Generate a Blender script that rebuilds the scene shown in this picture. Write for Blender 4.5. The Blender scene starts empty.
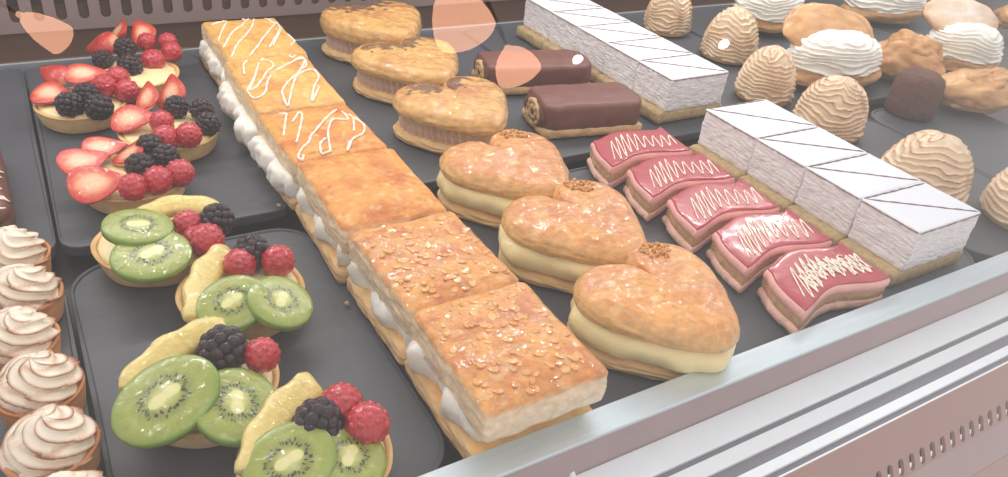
import bpy, bmesh, math, random
import numpy as np
from mathutils import Vector, Matrix, noise, Euler
from mathutils.bvhtree import BVHTree
rnd = random.Random(7)
C = bpy.context.scene.collection
PI = math.pi

# ------------------------------------------------------------------ camera
H = 0.40
FPX = 773.689
RX = Vector((0.85842979, -0.20303995, 0.47103405))     # world X in camera axes (right, down, forward)
RY = Vector((-0.50316102, -0.51171205, 0.69640489))
RZ = Vector((0.09963578, -0.83482067, -0.54143066))
cam_d = bpy.data.cameras.new('camera'); cam = bpy.data.objects.new('camera', cam_d); C.objects.link(cam)
cr = Vector((RX.x, RY.x, RZ.x)); cd = Vector((RX.y, RY.y, RZ.y)); cf = Vector((RX.z, RY.z, RZ.z))
M = Matrix((cr, -cd, -cf)).transposed().to_4x4(); M.translation = Vector((0, 0, H))
cam.matrix_world = M
cam_d.sensor_fit = 'HORIZONTAL'; cam_d.sensor_width = 36; cam_d.lens = FPX / 1008 * 36
cam_d.clip_start = 0.01; cam_d.clip_end = 50
bpy.context.scene.camera = cam

def at(px, py, z=0.0):
    """the point of the horizontal plane at height z seen at a pixel of the photograph"""
    v = Vector((px - 504, py - 238.5, FPX))
    d = Vector((RX.dot(v), RY.dot(v), RZ.dot(v)))
    t = (z - H) / d.z
    return Vector((d.x * t, d.y * t, z))

# ------------------------------------------------------------------ materials
def lin(r, g, b):
    f = lambda c: (c / 255 / 12.92) if c / 255 <= 0.04045 else ((c / 255 + 0.055) / 1.055) ** 2.4
    return (f(r), f(g), f(b))

def mat(name, col=None, rough=.5, coat=0., coat_rough=.08, metal=0., sss=0., bump=None, var=0., vscale=60, spec=.5,
        glaze=None, stretch=(1, 1, 1)):
    """col None -> take the 'Col' attribute; bump=(scale, strength_m); glaze=(scale, strength) bumps only the coat"""
    m = bpy.data.materials.new(name); m.use_nodes = True
    nt = m.node_tree; N = nt.nodes; L = nt.links
    b = N['Principled BSDF']
    b.inputs['Roughness'].default_value = rough; b.inputs['Metallic'].default_value = metal
    b.inputs['Coat Weight'].default_value = coat; b.inputs['Coat Roughness'].default_value = coat_rough
    b.inputs['Specular IOR Level'].default_value = spec
    if sss:
        b.inputs['Subsurface Weight'].default_value = sss
        b.inputs['Subsurface Scale'].default_value = 0.006
        b.inputs['Subsurface Radius'].default_value = (1, .6, .4)
    tc = N.new('ShaderNodeTexCoord'); mp = N.new('ShaderNodeMapping'); mp.inputs['Scale'].default_value = stretch
    L.new(tc.outputs['Object'], mp.inputs['Vector'])
    if col is None:
        a = N.new('ShaderNodeAttribute'); a.attribute_name = 'Col'; src = a.outputs['Color']
    else:
        a = N.new('ShaderNodeRGB'); a.outputs[0].default_value = (*col, 1); src = a.outputs[0]
    if var:
        n = N.new('ShaderNodeTexNoise'); n.inputs['Scale'].default_value = vscale; n.inputs['Detail'].default_value = 5
        L.new(mp.outputs[0], n.inputs['Vector'])
        mr = N.new('ShaderNodeMapRange'); mr.inputs['From Min'].default_value = .3; mr.inputs['From Max'].default_value = .7
        mr.inputs['To Min'].default_value = 1 - var; mr.inputs['To Max'].default_value = 1 + var
        L.new(n.outputs['Fac'], mr.inputs['Value'])
        mx = N.new('ShaderNodeMix'); mx.data_type = 'RGBA'; mx.blend_type = 'MULTIPLY'; mx.inputs[0].default_value = 1
        L.new(src, mx.inputs[6]); L.new(mr.outputs[0], mx.inputs[7]); src = mx.outputs[2]
    L.new(src, b.inputs['Base Color'])
    if bump:
        n2 = N.new('ShaderNodeTexNoise'); n2.inputs['Scale'].default_value = bump[0]; n2.inputs['Detail'].default_value = 6
        L.new(mp.outputs[0], n2.inputs['Vector'])
        bp = N.new('ShaderNodeBump'); bp.inputs['Distance'].default_value = bump[1]; bp.inputs['Strength'].default_value = 1
        L.new(n2.outputs['Fac'], bp.inputs['Height']); L.new(bp.outputs[0], b.inputs['Normal'])
    if glaze:
        n3 = N.new('ShaderNodeTexNoise'); n3.inputs['Scale'].default_value = glaze[0]; n3.inputs['Detail'].default_value = 1; n3.inputs['Distortion'].default_value = 1.6
        L.new(tc.outputs['Object'], n3.inputs['Vector'])
        bp2 = N.new('ShaderNodeBump'); bp2.inputs['Distance'].default_value = glaze[1]; bp2.inputs['Strength'].default_value = 1
        L.new(n3.outputs['Fac'], bp2.inputs['Height']); L.new(bp2.outputs[0], b.inputs['Coat Normal'])
    return m

MT = {}
MT['slate'] = mat('dark slate', lin(74, 77, 84), .5, var=.12, vscale=8, bump=(90, .0006), spec=.6)
MT['deck'] = mat('dark deck steel', lin(72, 66, 66), .45, var=.08, vscale=6)
MT['steel'] = mat('warm grey painted steel', lin(150, 132, 128), .4, var=.05, vscale=10)
MT['recess'] = mat('brown recess steel', lin(104, 78, 64), .5, var=.1, vscale=8)
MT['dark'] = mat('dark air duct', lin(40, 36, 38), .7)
MT['alu'] = mat('brushed aluminium', lin(206, 219, 226), .38, metal=.6, var=.05, vscale=300, bump=(900, .0001), stretch=(.05, 1, 1))
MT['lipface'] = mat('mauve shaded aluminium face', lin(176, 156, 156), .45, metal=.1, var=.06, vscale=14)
MT['whiterail'] = mat('pale blue white enamel', lin(240, 249, 255), .25, var=.02)
MT['groove'] = mat('grey rubber groove', lin(124, 124, 134), .5)
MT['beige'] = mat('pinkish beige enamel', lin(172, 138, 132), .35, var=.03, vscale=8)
MT['crust'] = mat('glazed baked crust', None, .5, coat=1, coat_rough=.025, var=.16, vscale=140, bump=(230, .0012), glaze=(48, .0042))
MT['crust_dry'] = mat('dry puff pastry', None, .6, var=.14, vscale=180, bump=(260, .0012), coat=.15, coat_rough=.25)
MT['layers'] = mat('pale flaky layers', None, .7, var=.18, vscale=60, bump=(60, .002), stretch=(1, 1, 7))
MT['custard'] = mat('yellow custard', lin(250, 230, 176), .35, coat=.3, var=.05, vscale=40, bump=(60, .002), sss=.25)
MT['cream'] = mat('white whipped cream', lin(250, 247, 238), .45, var=.03, vscale=60, bump=(120, .001), sss=.15)
MT['mocha'] = mat('coffee cream', lin(214, 182, 162), .5, var=.08, vscale=50)
MT['icing'] = mat('white icing lines', lin(250, 240, 222), .35, coat=.3)
MT['fondant'] = mat('flat white sugar top', lin(228, 233, 242), .5, var=.015, vscale=40)
MT['foam'] = mat('cut white marshmallow cream', lin(246, 243, 246), .8, var=.07, vscale=120, bump=(110, .003), stretch=(1, 1, 3))
MT['sponge'] = mat('tan sponge base', lin(190, 164, 118), .75, var=.18, vscale=150, bump=(200, .002))
MT['cocoa'] = mat('brown cocoa line', lin(140, 112, 98), .7, var=.15, vscale=300)
MT['redglaze'] = mat('dark pink jelly glaze', lin(178, 52, 66), .25, coat=.5, var=.10, vscale=60, bump=(150, .0004))
MT['pink'] = mat('pink icing layer', lin(246, 186, 180), .5, var=.05, vscale=60, bump=(150, .001))
MT['pinkbase'] = mat('pale pink cake layer', lin(238, 192, 178), .65, var=.1, vscale=120, bump=(200, .0015))
MT['tancake'] = mat('tan cake layer', lin(206, 166, 126), .7, var=.14, vscale=140, bump=(220, .0015))
MT['choc'] = mat('chocolate glaze', lin(116, 68, 58), .5, coat=.1, coat_rough=.2, var=.12, vscale=40, bump=(90, .0008))
MT['choccake'] = mat('dark chocolate cake', lin(100, 64, 50), .8, var=.2, vscale=120, bump=(200, .002))
MT['rollcream'] = mat('tan roll filling', lin(206, 172, 124), .6, var=.16, vscale=90, bump=(130, .002))
MT['meringue'] = mat('toasted meringue', None, .5, var=.05, vscale=70, bump=(150, .0006), coat=.15, coat_rough=.2)
MT['tart'] = mat('golden tart shell', None, .6, var=.1, vscale=90, bump=(140, .0008))
MT['strawberry'] = mat('glazed strawberry', None, .3, coat=1, coat_rough=.04, bump=(220, .0012), var=.08, vscale=150, glaze=(80, .003))
MT['raspberry'] = mat('glazed raspberry', None, .3, coat=1, coat_rough=.04, var=.08, vscale=120, sss=.1, glaze=(110, .0016))
MT['blackberry'] = mat('glazed blackberry', None, .3, spec=.3, coat=.45, coat_rough=.04, var=.2, vscale=150)
MT['kiwi'] = mat('glazed kiwi flesh', None, .3, coat=1, coat_rough=.03, bump=(160, .0006), sss=.1, glaze=(50, .0045))
MT['pineapple'] = mat('glazed pineapple', None, .35, coat=1, coat_rough=.05, bump=(200, .0012), var=.07, vscale=180, sss=.12, glaze=(60, .0036))
MT['choux'] = mat('choux pastry', None, .5, var=.13, vscale=45, bump=(110, .0015), coat=.25, coat_rough=.2)

def glass_mat():
    m = bpy.data.materials.new('clear case glass'); m.use_nodes = True
    nt = m.node_tree; N = nt.nodes; L = nt.links; N.clear()
    o = N.new('ShaderNodeOutputMaterial'); mx = N.new('ShaderNodeMixShader'); t = N.new('ShaderNodeBsdfTransparent')
    t.inputs[0].default_value = (.985, .985, .985, 1)
    g = N.new('ShaderNodeBsdfGlossy'); g.inputs['Roughness'].default_value = 0.0
    fr = N.new('ShaderNodeFresnel'); fr.inputs['IOR'].default_value = 1.5
    ge = N.new('ShaderNodeNewGeometry')
    inv = N.new('ShaderNodeMath'); inv.operation = 'SUBTRACT'; inv.inputs[0].default_value = 1.0
    L.new(ge.outputs['Backfacing'], inv.inputs[1])
    mu = N.new('ShaderNodeMath'); mu.operation = 'MULTIPLY'
    L.new(fr.outputs[0], mu.inputs[0]); L.new(inv.outputs[0], mu.inputs[1])
    m2 = N.new('ShaderNodeMath'); m2.operation = 'MULTIPLY'; m2.inputs[1].default_value = 1.9   # both faces of the pane
    L.new(mu.outputs[0], m2.inputs[0]); L.new(m2.outputs[0], mx.inputs[0])
    L.new(t.outputs[0], mx.inputs[1]); L.new(g.outputs[0], mx.inputs[2]); L.new(mx.outputs[0], o.inputs[0])
    return m
MT['glass'] = glass_mat()

def emit_mat(name, col, s):
    m = bpy.data.materials.new(name); m.use_nodes = True
    b = m.node_tree.nodes['Principled BSDF']
    b.inputs['Base Color'].default_value = (*col, 1); b.inputs['Emission Color'].default_value = (*col, 1)
    b.inputs['Emission Strength'].default_value = s
    return m

# ------------------------------------------------------------------ object helpers
def tag(o, label=None, cat=None, group=None, kind=None):
    if label: o['label'] = label
    if cat: o['category'] = cat
    if group: o['group'] = group
    if kind: o['kind'] = kind
    return o

def thing(name, label, cat, loc=(0, 0, 0), group=None, rz=0.0):
    o = bpy.data.objects.new(name, None); C.objects.link(o)
    o.empty_display_size = .02
    o.location = loc; o.rotation_euler = (0, 0, rz)
    return tag(o, label, cat, group)

def meshobj(name, V, F, m, parent=None, cols=None, smooth=True, label=None, loc=None, rot=None):
    me = bpy.data.meshes.new(name)
    me.from_pydata([tuple(v) for v in V], [], F); me.update()
    if cols is not None:
        ca = me.color_attributes.new('Col', 'FLOAT_COLOR', 'POINT')
        a = np.ones((len(V), 4), dtype=np.float32); a[:, :3] = np.asarray(cols); ca.data.foreach_set('color', a.ravel())
    if smooth: me.polygons.foreach_set('use_smooth', [True] * len(me.polygons))
    me.materials.append(m if not isinstance(m, str) else MT[m])
    o = bpy.data.objects.new(name, me); C.objects.link(o)
    if parent: o.parent = parent
    if loc is not None: o.location = loc
    if rot is not None: o.rotation_euler = rot
    if label: o['label'] = label
    return o

def box_bm(bm, x0, x1, y0, y1, z0, z1):
    vs = [bm.verts.new(p) for p in ((x0, y0, z0), (x1, y0, z0), (x1, y1, z0), (x0, y1, z0), (x0, y0, z1), (x1, y0, z1), (x1, y1, z1), (x0, y1, z1))]
    for f in ((0, 3, 2, 1), (4, 5, 6, 7), (0, 1, 5, 4), (1, 2, 6, 5), (2, 3, 7, 6), (3, 0, 4, 7)): bm.faces.new([vs[i] for i in f])

def bmobj(name, bm, m, parent=None, smooth=False):
    me = bpy.data.meshes.new(name); bm.normal_update(); bm.to_mesh(me); bm.free()
    me.materials.append(MT[m] if isinstance(m, str) else m)
    if smooth: me.polygons.foreach_set('use_smooth', [True] * len(me.polygons))
    o = bpy.data.objects.new(name, me); C.objects.link(o)
    if parent: o.parent = parent
    return o

def fn(x, y, z, s, seed=0.0, octv=3):
    return noise.fractal(Vector((x * s + seed * 7.3, y * s - seed * 3.1, z * s + seed)), 1.0, 2.0, octv)

def resample(pts, n):
    P = np.array(pts, float); P = np.vstack([P, P[:1]])
    d = np.r_[0, np.cumsum(np.linalg.norm(np.diff(P, axis=0), axis=1))]
    t = np.linspace(0, d[-1], n, endpoint=False)
    return np.c_[np.interp(t, d, P[:, 0]), np.interp(t, d, P[:, 1])]

def catmull(pts, closed=True, k=10):
    P = [np.array(p, float) for p in pts]; n = len(P); out = []
    rng = range(n) if closed else range(n - 1)
    for i in rng:
        g = (lambda j: P[j % n]) if closed else (lambda j: P[min(max(j, 0), n - 1)])
        a, b, c, d = g(i - 1), g(i), g(i + 1), g(i + 2)
        for q in range(k):
            t = q / k
            out.append(.5 * ((2 * b) + (-a + c) * t + (2 * a - 5 * b + 4 * c - d) * t * t + (-a + 3 * b - 3 * c + d) * t ** 3))
    if not closed: out.append(P[-1])
    return np.array(out)

def rrect(x0, x1, y0, y1, r, n=96):
    pts = []
    for cx, cy, a0 in ((x1 - r, y1 - r, 0), (x0 + r, y1 - r, 90), (x0 + r, y0 + r, 180), (x1 - r, y0 + r, 270)):
        for k in range(9):
            a = math.radians(a0 + k * 90 / 8); pts.append((cx + r * math.cos(a), cy + r * math.sin(a)))
    return resample(pts, n)

def slab(outline, prof, topz_fn=None, rings=14, disp=None, colf=None, center=None, tilt=(0, 0)):
    """a solid from an outline: prof = [(inset, z), ...] bottom to top, closed by concentric rings.
       disp(x,y,z,kind) -> (radial, dz); colf(x,y,z,u,kind) -> rgb"""
    O = np.array(outline); c = np.array(center if center is not None else O.mean(axis=0)); D = O - c
    R = np.linalg.norm(D, axis=1)[:, None]; U = D / R; n = len(O)
    V = []; K = []; F = []
    def ring(q, z, kind):
        for i in range(n):
            x, y = q[i]; zz = z
            if disp:
                dr, dz = disp(x, y, zz, kind); x += U[i][0] * dr; y += U[i][1] * dr; zz += dz
            zz += tilt[0] * (x - c[0]) + tilt[1] * (y - c[1])
            V.append((x, y, zz)); K.append(kind)
    nr = 0
    for ins, z in prof:
        ring(c + U * (R - ins), z, 0); nr += 1
    base = (R - prof[-1][0])
    for k in range(1, rings):
        s = 1 - k / rings
        q = c + U * base * s
        z = prof[-1][1] + (topz_fn(s) if topz_fn else 0)
        ring(q, z, 1); nr += 1
    V.append((c[0], c[1], prof[-1][1] + (topz_fn(0) if topz_fn else 0))); K.append(1); top = len(V) - 1
    V.append((c[0], c[1], prof[0][1])); K.append(2); bot = len(V) - 1
    for r in range(nr - 1):
        for i in range(n):
            j = (i + 1) % n
            F.append((r * n + i, r * n + j, (r + 1) * n + j, (r + 1) * n + i))
    for i in range(n):
        j = (i + 1) % n
        F.append(((nr - 1) * n + i, (nr - 1) * n + j, top)); F.append((j, i, bot))
    cols = None
    if colf:
        cols = [colf(v[0], v[1], v[2], k) for v, k in zip(V, K)]
    return V, F, cols

def tube(paths, r, sides=6):
    V = []; F = []
    for pts in paths:
        P = [Vector(p) for p in pts]; n = len(P)
        if n < 2: continue
        b0 = len(V)
        for i, p in enumerate(P):
            t = (P[min(i + 1, n - 1)] - P[max(i - 1, 0)])
            if t.length < 1e-9: t = Vector((1, 0, 0))
            t.normalize(); up = Vector((0, 0, 1))
            if abs(t.z) > .95: up = Vector((1, 0, 0))
            a = t.cross(up).normalized(); b = a.cross(t)
            rr = r * (.35 if i in (0, n - 1) else 1) * (1 + .25 * math.sin(i * 1.7 + b0))
            for k in range(sides):
                w = 2 * PI * k / sides
                V.append(p + a * math.cos(w) * rr + b * math.sin(w) * rr)
        for i in range(n - 1):
            for k in range(sides):
                k2 = (k + 1) % sides
                F.append((b0 + i * sides + k, b0 + (i + 1) * sides + k, b0 + (i + 1) * sides + k2, b0 + i * sides + k2))
        F.append(tuple(b0 + k for k in range(sides))); F.append(tuple(b0 + (n - 1) * sides + k for k in reversed(range(sides))))
    return V, F

def drape(V, F):
    t = BVHTree.FromPolygons([Vector(v) for v in V], F)
    def z(x, y, default):
        h = t.ray_cast(Vector((x, y, 1)), Vector((0, 0, -1)))
        return h[0].z if h[0] else default
    return z

def mixc(a, b, t):
    t = min(max(t, 0), 1); return tuple(a[i] * (1 - t) + b[i] * t for i in range(3))

def sphere_mesh(nu=28, nv=18):
    V = []; F = []
    V.append(Vector((0, 0, 1)))
    for j in range(1, nv):
        th = PI * j / nv
        for i in range(nu):
            ph = 2 * PI * i / nu; V.append(Vector((math.sin(th) * math.cos(ph), math.sin(th) * math.sin(ph), math.cos(th))))
    V.append(Vector((0, 0, -1))); e = len(V) - 1
    for i in range(nu):
        F.append((0, 1 + i, 1 + (i + 1) % nu)); F.append((e, 1 + (nv - 2) * nu + (i + 1) % nu, 1 + (nv - 2) * nu + i))
    for j in range(nv - 2):
        for i in range(nu):
            a = 1 + j * nu + i; b = 1 + j * nu + (i + 1) % nu
            F.append((a, a + nu, b + nu, b))
    return V, F

# ------------------------------------------------------------------ display case
case = thing('display_case', 'glass fronted bakery display case with aluminium front rail and slotted steel back panel', 'display case', (0, 0, 0))
XL, XR = -.75, 2.3
bm = bmesh.new(); box_bm(bm, XL, XR, .262, 1.20, -.045, -.030); bmobj('deck', bm, 'deck', case)
bm = bmesh.new(); box_bm(bm, XL, XR, .2655, .272, -.045, .006)
bmobj('tray_support', bm, 'deck', case)
bm = bmesh.new(); box_bm(bm, XL, XR, 1.082, 1.087, -.030, .001); bmobj('back_edge_glint', bm, 'alu', case)  # thin bright strip added for the white glint along the trays' back edge

def slotted(name, xa, xb, za, zb, slots, sw, s0, s1, thick, m, parent, place):
    """flat plate in the x,z plane with rounded vertical slots from s0 to s1; place() maps (x,z,t) to the world"""
    bm = bmesh.new(); r = sw / 2; NS = 8
    def col(p): return bm.verts.new(place(*p))
    front = []; xs = [xa]
    faces = []
    def quad(t, pts, flip):
        vs = [col((x, z, t)) for x, z in pts]
        if flip: vs.reverse()
        bm.faces.new(vs)
    edges = [xa] + [x for s in slots for x in (s - r, s + r)] + [xb]
    for t, fl in ((0, False), (thick, True)):
        quad(t, [(xa, za), (slots[0] - r, za), (slots[0] - r, zb), (xa, zb)], fl)
        for i, s in enumerate(slots):
            nx = slots[i + 1] - r if i + 1 < len(slots) else xb
            quad(t, [(s + r, za), (nx, za), (nx, zb), (s + r, zb)], fl)
            lo = [(s + r * math.cos(PI + a), s0 + r + r * math.sin(PI + a)) for a in np.linspace(0, PI, NS + 1)]
            for k in range(NS):
                quad(t, [(lo[k][0], za), (lo[k + 1][0], za), lo[k + 1], lo[k]], fl)
            up = [(s - r * math.cos(a), s1 - r + r * math.sin(a)) for a in np.linspace(0, PI, NS + 1)]
            for k in range(NS):
                quad(t, [up[k], up[k + 1], (up[k + 1][0], zb), (up[k][0], zb)], fl)
    for s in slots:
        loop = [(s + r * math.cos(PI + a), s0 + r + r * math.sin(PI + a)) for a in np.linspace(0, PI, NS + 1)] + \
               [(s + r * math.cos(a), s1 - r + r * math.sin(a)) for a in np.linspace(0, PI, NS + 1)]
        for k in range(len(loop)):
            a, b = loop[k], loop[(k + 1) % len(loop)]
            bm.faces.new([col((*a, 0)), col((*a, thick)), col((*b, thick)), col((*b, 0))])
    for (a, b) in (((xa, za), (xb, za)), ((xb, zb), (xa, zb))):
        bm.faces.new([col((*a, 0)), col((*a, thick)), col((*b, thick)), col((*b, 0))])
    bmesh.ops.remove_doubles(bm, verts=bm.verts, dist=1e-6)
    bmesh.ops.recalc_face_normals(bm, faces=bm.faces)
    return bmobj(name, bm, m, parent)

slots = [-.0127 + .0263 * k for k in range(-6, 60)]
slotted('back_panel', -.6, 2.2, .0165, .22, slots, .0125, .030, .10, .002, 'steel', case, lambda x, z, t: (x, 1.15 + t, z))
bm = bmesh.new(); box_bm(bm, XL, XR, 1.156, 1.166, -.030, .22); bmobj('duct_wall', bm, 'recess', case)
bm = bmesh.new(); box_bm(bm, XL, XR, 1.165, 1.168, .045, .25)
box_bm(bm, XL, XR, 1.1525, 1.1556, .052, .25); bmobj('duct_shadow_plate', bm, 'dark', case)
bm = bmesh.new(); box_bm(bm, XL, XR, 1.093, 1.156, -.030, -.022); bmobj('back_gutter', bm, 'recess', case)

# front extrusion: lip, face, white rails with grooves, sloping grille
bm = bmesh.new(); box_bm(bm, XL, XR, .2615, .2835, .012, .015); lip = bmobj('front_lip', bm, 'alu', case)
bv = lip.modifiers.new('bevel', 'BEVEL'); bv.width = .001; bv.segments = 3
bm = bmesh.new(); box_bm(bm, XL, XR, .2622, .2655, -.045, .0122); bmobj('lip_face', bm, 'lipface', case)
bm = bmesh.new()
for a, b in ((.2376, .262), (.2206, .2327), (.2027, .2110)): box_bm(bm, XL, XR, a, b, -.026, -.018)
o = bmobj('white_rail', bm, 'whiterail', case); bv = o.modifiers.new('bevel', 'BEVEL'); bv.width = .0008; bv.segments = 2
bm = bmesh.new(); box_bm(bm, XL, XR, .197, .262, -.034, -.0205); bmobj('rail_groove', bm, 'groove', case)
bm = bmesh.new(); box_bm(bm, XL, XR, .1956, .1978, -.034, -.0185); bmobj('grille_edge', bm, 'whiterail', case)
gs = Vector((0, .6, 1)).normalized(); go = Vector((0, .1956, -.018)); gnn = Vector((0, 1, -.6)).normalized()
def gp(x, d, t): return Vector((x, 0, 0)) + go - gs * d + gnn * t      # d down the slope, t behind the face
FS0, FSP = 0.4939, 0.01390
fs = [FS0 + FSP * k for k in range(-14, 80)]
slotted('air_grille', XL, XR, -.0485, 0, fs, .0066, -.0465, -.0320, .003, 'beige', case, lambda x, z, t: gp(x, -z, t))
def slope_plate(name, d0, d1, t0, t1, m):
    bm = bmesh.new(); vs = [bm.verts.new(gp(x, d, t)) for t in (t0, t1) for x, d in ((XL, d0), (XR, d0), (XR, d1), (XL, d1))]
    for f in ((0, 1, 2, 3), (7, 6, 5, 4), (0, 4, 5, 1), (1, 5, 6, 2), (2, 6, 7, 3), (3, 7, 4, 0)): bm.faces.new([vs[i] for i in f])
    bmesh.ops.recalc_face_normals(bm, faces=bm.faces); return bmobj(name, bm, m, case)
slope_plate('grille_duct', .004, .05, .014, .017, 'dark')
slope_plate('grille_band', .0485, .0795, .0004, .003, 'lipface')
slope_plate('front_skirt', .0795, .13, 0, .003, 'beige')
# glass pane leaning back over the rail
AL = math.radians(28)
gd = Vector((0, math.sin(AL), math.cos(AL))); gn = Vector((0, -math.cos(AL), math.sin(AL)))
g0 = Vector((0, .10, -.10))
V = []
for t in (0, -.005):
    for x, s in ((XL, 0), (XR, 0), (XR, .88), (XL, .88)):
        V.append(Vector((x, 0, 0)) + g0 + gd * s + gn * t)
meshobj('glass_pane', V, [(0, 1, 2, 3), (7, 6, 5, 4), (0, 4, 5, 1), (1, 5, 6, 2), (2, 6, 7, 3), (3, 7, 4, 0)], 'glass', case, smooth=False)
# small clip on the rail
bm = bmesh.new(); bmesh.ops.create_uvsphere(bm, u_segments=12, v_segments=8, radius=.0028)
bmesh.ops.scale(bm, vec=(1, 1.6, 1.4), verts=bm.verts); p = at(571, 474, -.017)
bmesh.ops.translate(bm, vec=p, verts=bm.verts); bmobj('rail_clip', bm, 'whiterail', case, True)

# ------------------------------------------------------------------ slate trays
def tray(x0, x1, y0, y1, r, label):
    t = rrect(x0, x1, y0, y1, r, 160); c = t.mean(axis=0)
    V, F, _ = slab(t - c, [(.002, -.012), (0, -.010), (0, -.0025), (.0006, -.0012), (.0035, -.0008), (.0045, -.0022)], rings=3)
    V = [Vector(v) for v in V]
    o = meshobj('slate_tray', V, F, 'slate', None, loc=(c[0], c[1], 0), smooth=False)
    tag(o, label, 'tray', 'slate trays under the pastries')
w = .2036; g = .0012
bt = ['slate tray at back left corner behind the chocolate pastry', 'back slate tray holding the four berry tarts', 'back slate tray under the coffee cream hearts and iced puff slices',
      'back slate tray under the chocolate rolls', 'back slate tray under the farther white cream block', 'back slate tray under the far toasted meringue domes',
      'back slate tray under the big cream puffs', 'back slate tray at far right under the choux pastries', 'back slate tray beyond the choux pastries']
ftl = ['front left slate tray under the meringue tartlets', 'front slate tray holding the kiwi tarts', 'front slate tray under the almond puff slices',
       'front slate tray under the pink iced slices', 'front slate tray under the nearer white cream block', 'front slate tray under the nearest toasted meringue dome',
       'front slate tray at the right beyond the nearest dome']
for k in range(9):
    x0 = -.0166 + w * (k - 1)
    tray(x0 + g, x0 + w - g, .640, 1.078, .018, bt[k])
for k in range(7):
    x0 = -.0166 + w * (k - 1)
    tray(x0 + g, x0 + w - g, .288, .612, .038, ftl[k])

# ------------------------------------------------------------------ colours of baked things
GOLD = lin(226, 160, 82); BROWN = lin(190, 108, 48); PALE = lin(232, 200, 142); TOAST = lin(158, 84, 34); CREAMY = lin(238, 214, 166)

def crust_col(seed, top_a=GOLD, top_b=BROWN, side=PALE, ztop=.05, edge=.012, s=38):
    def f(x, y, z, k):
        n = fn(x, y, 0, s, seed, 4) * .5 + .5
        n2 = fn(x, y, 0, s * 3.2, seed + 5, 3) * .5 + .5
        a = mixc(top_a, top_b, (n - .35) * 1.8); a = mixc(a, PALE, max(0, n2 - .62) * 2.2)
        if k == 1: return a
        if k == 2: return side
        t = (z - (ztop - edge)) / edge
        l = noise.noise(Vector((x * 60, y * 60, z * 900 + seed)))
        return mixc(mixc(side, top_b, .12 + .15 * l), a, t ** 2 if t > 0 else 0)
    return f

def pastry_disp(seed, amp=.0018, side=.0016, s=55):
    def f(x, y, z, k):
        if k == 1:
            return 0, amp * fn(x, y, 0, s, seed, 4) + amp * .5 * abs(fn(x, y, 0, s * 2.2, seed + 9, 2))
        n = noise.noise(Vector((x * 70, y * 70, z * 750 + seed)))
        m = noise.noise(Vector((x * 30 + seed, y * 30, 0)))
        return side * n + side * .8 * m, .0006 * fn(x, y, 0, s, seed, 2)
    return f

def puff_profile(z0, z1, flare=.0, n=9, rnd_in=.004):
    p = [(.003, z0)]
    for k in range(n):
        t = k / (n - 1); p.append((-flare * math.sin(PI * t), z0 + .0008 + (z1 - z0 - .004) * t))
    p += [(rnd_in * .35, z1 - .0016), (rnd_in, z1 - .0004), (rnd_in * 2, z1)]
    return p

# ------------------------------------------------------------------ puff pastry slices
slice_y = [(.896, 1.035), (.743, .893), (.630, .741), (.504, .628), (.3905, .502), (.277, .389)]
slice_lab = ['farthest puff pastry slice of the long row, golden top with white icing zigzags',
             'second iced puff pastry slice from the back, looped white icing lines',
             'puff pastry slice with plain front half and icing loops only near its back',
             'plain golden puff pastry slice with one dark speck, between iced and almond slices',
             'almond flake puff pastry slice second from the front rail',
             'nearest puff pastry slice against the front rail, shiny almond top and open cut face']
DR = {0: [[(125, 95), (165, 85), (195, 60), (185, 45), (178, 60)], [(190, 80), (150, 150), (145, 185)], [(270, 50), (250, 100), (210, 130), (180, 165), (160, 190)],
          [(295, 55), (285, 110), (235, 170), (210, 205), (185, 240)], [(395, 60), (350, 130), (310, 180), (275, 210)], [(335, 62), (375, 85), (408, 62), (385, 140), (355, 185)],
          [(410, 65), (395, 130), (370, 180)], [(240, 62), (262, 70), (280, 58)], [(425, 125), (450, 130), (440, 110), (455, 150), (440, 180)]],
      1: [[(330, 225), (318, 240), (330, 205), (365, 185), (420, 190)], [(450, 190), (430, 215), (445, 225), (462, 190)],
          [(265, 242), (250, 260), (255, 290)], [(312, 250), (295, 310), (280, 345), (310, 340), (345, 290), (370, 262), (335, 235)],
          [(362, 300), (350, 330), (340, 370), (300, 380), (270, 350), (300, 300)],
          [(380, 285), (440, 250), (490, 230), (470, 290), (430, 330), (410, 365), (430, 405), (440, 390), (455, 330), (470, 300), (520, 265), (550, 290), (535, 350), (530, 390), (560, 340)],
          [(455, 240), (480, 225), (500, 250), (480, 275)], [(400, 440), (425, 435), (410, 450)], [(480, 425), (470, 455), (440, 470)]],
      2: [[(318, 8), (345, 5), (338, 50), (330, 90)], [(368, 45), (380, 30), (395, 5), (408, 20), (395, 80), (380, 125)],
          [(548, 0), (500, 40), (445, 100), (430, 130), (400, 150), (385, 172), (400, 182), (408, 165)],
          [(565, 5), (590, 40), (530, 45), (508, 90), (515, 170), (485, 170), (475, 135), (500, 112)],
          [(612, 20), (612, 90)], [(590, 15), (650, 45), (645, 95), (600, 120), (580, 165), (592, 120)]]}
GL = 'puff pastry cream slices in the long row'
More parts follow.
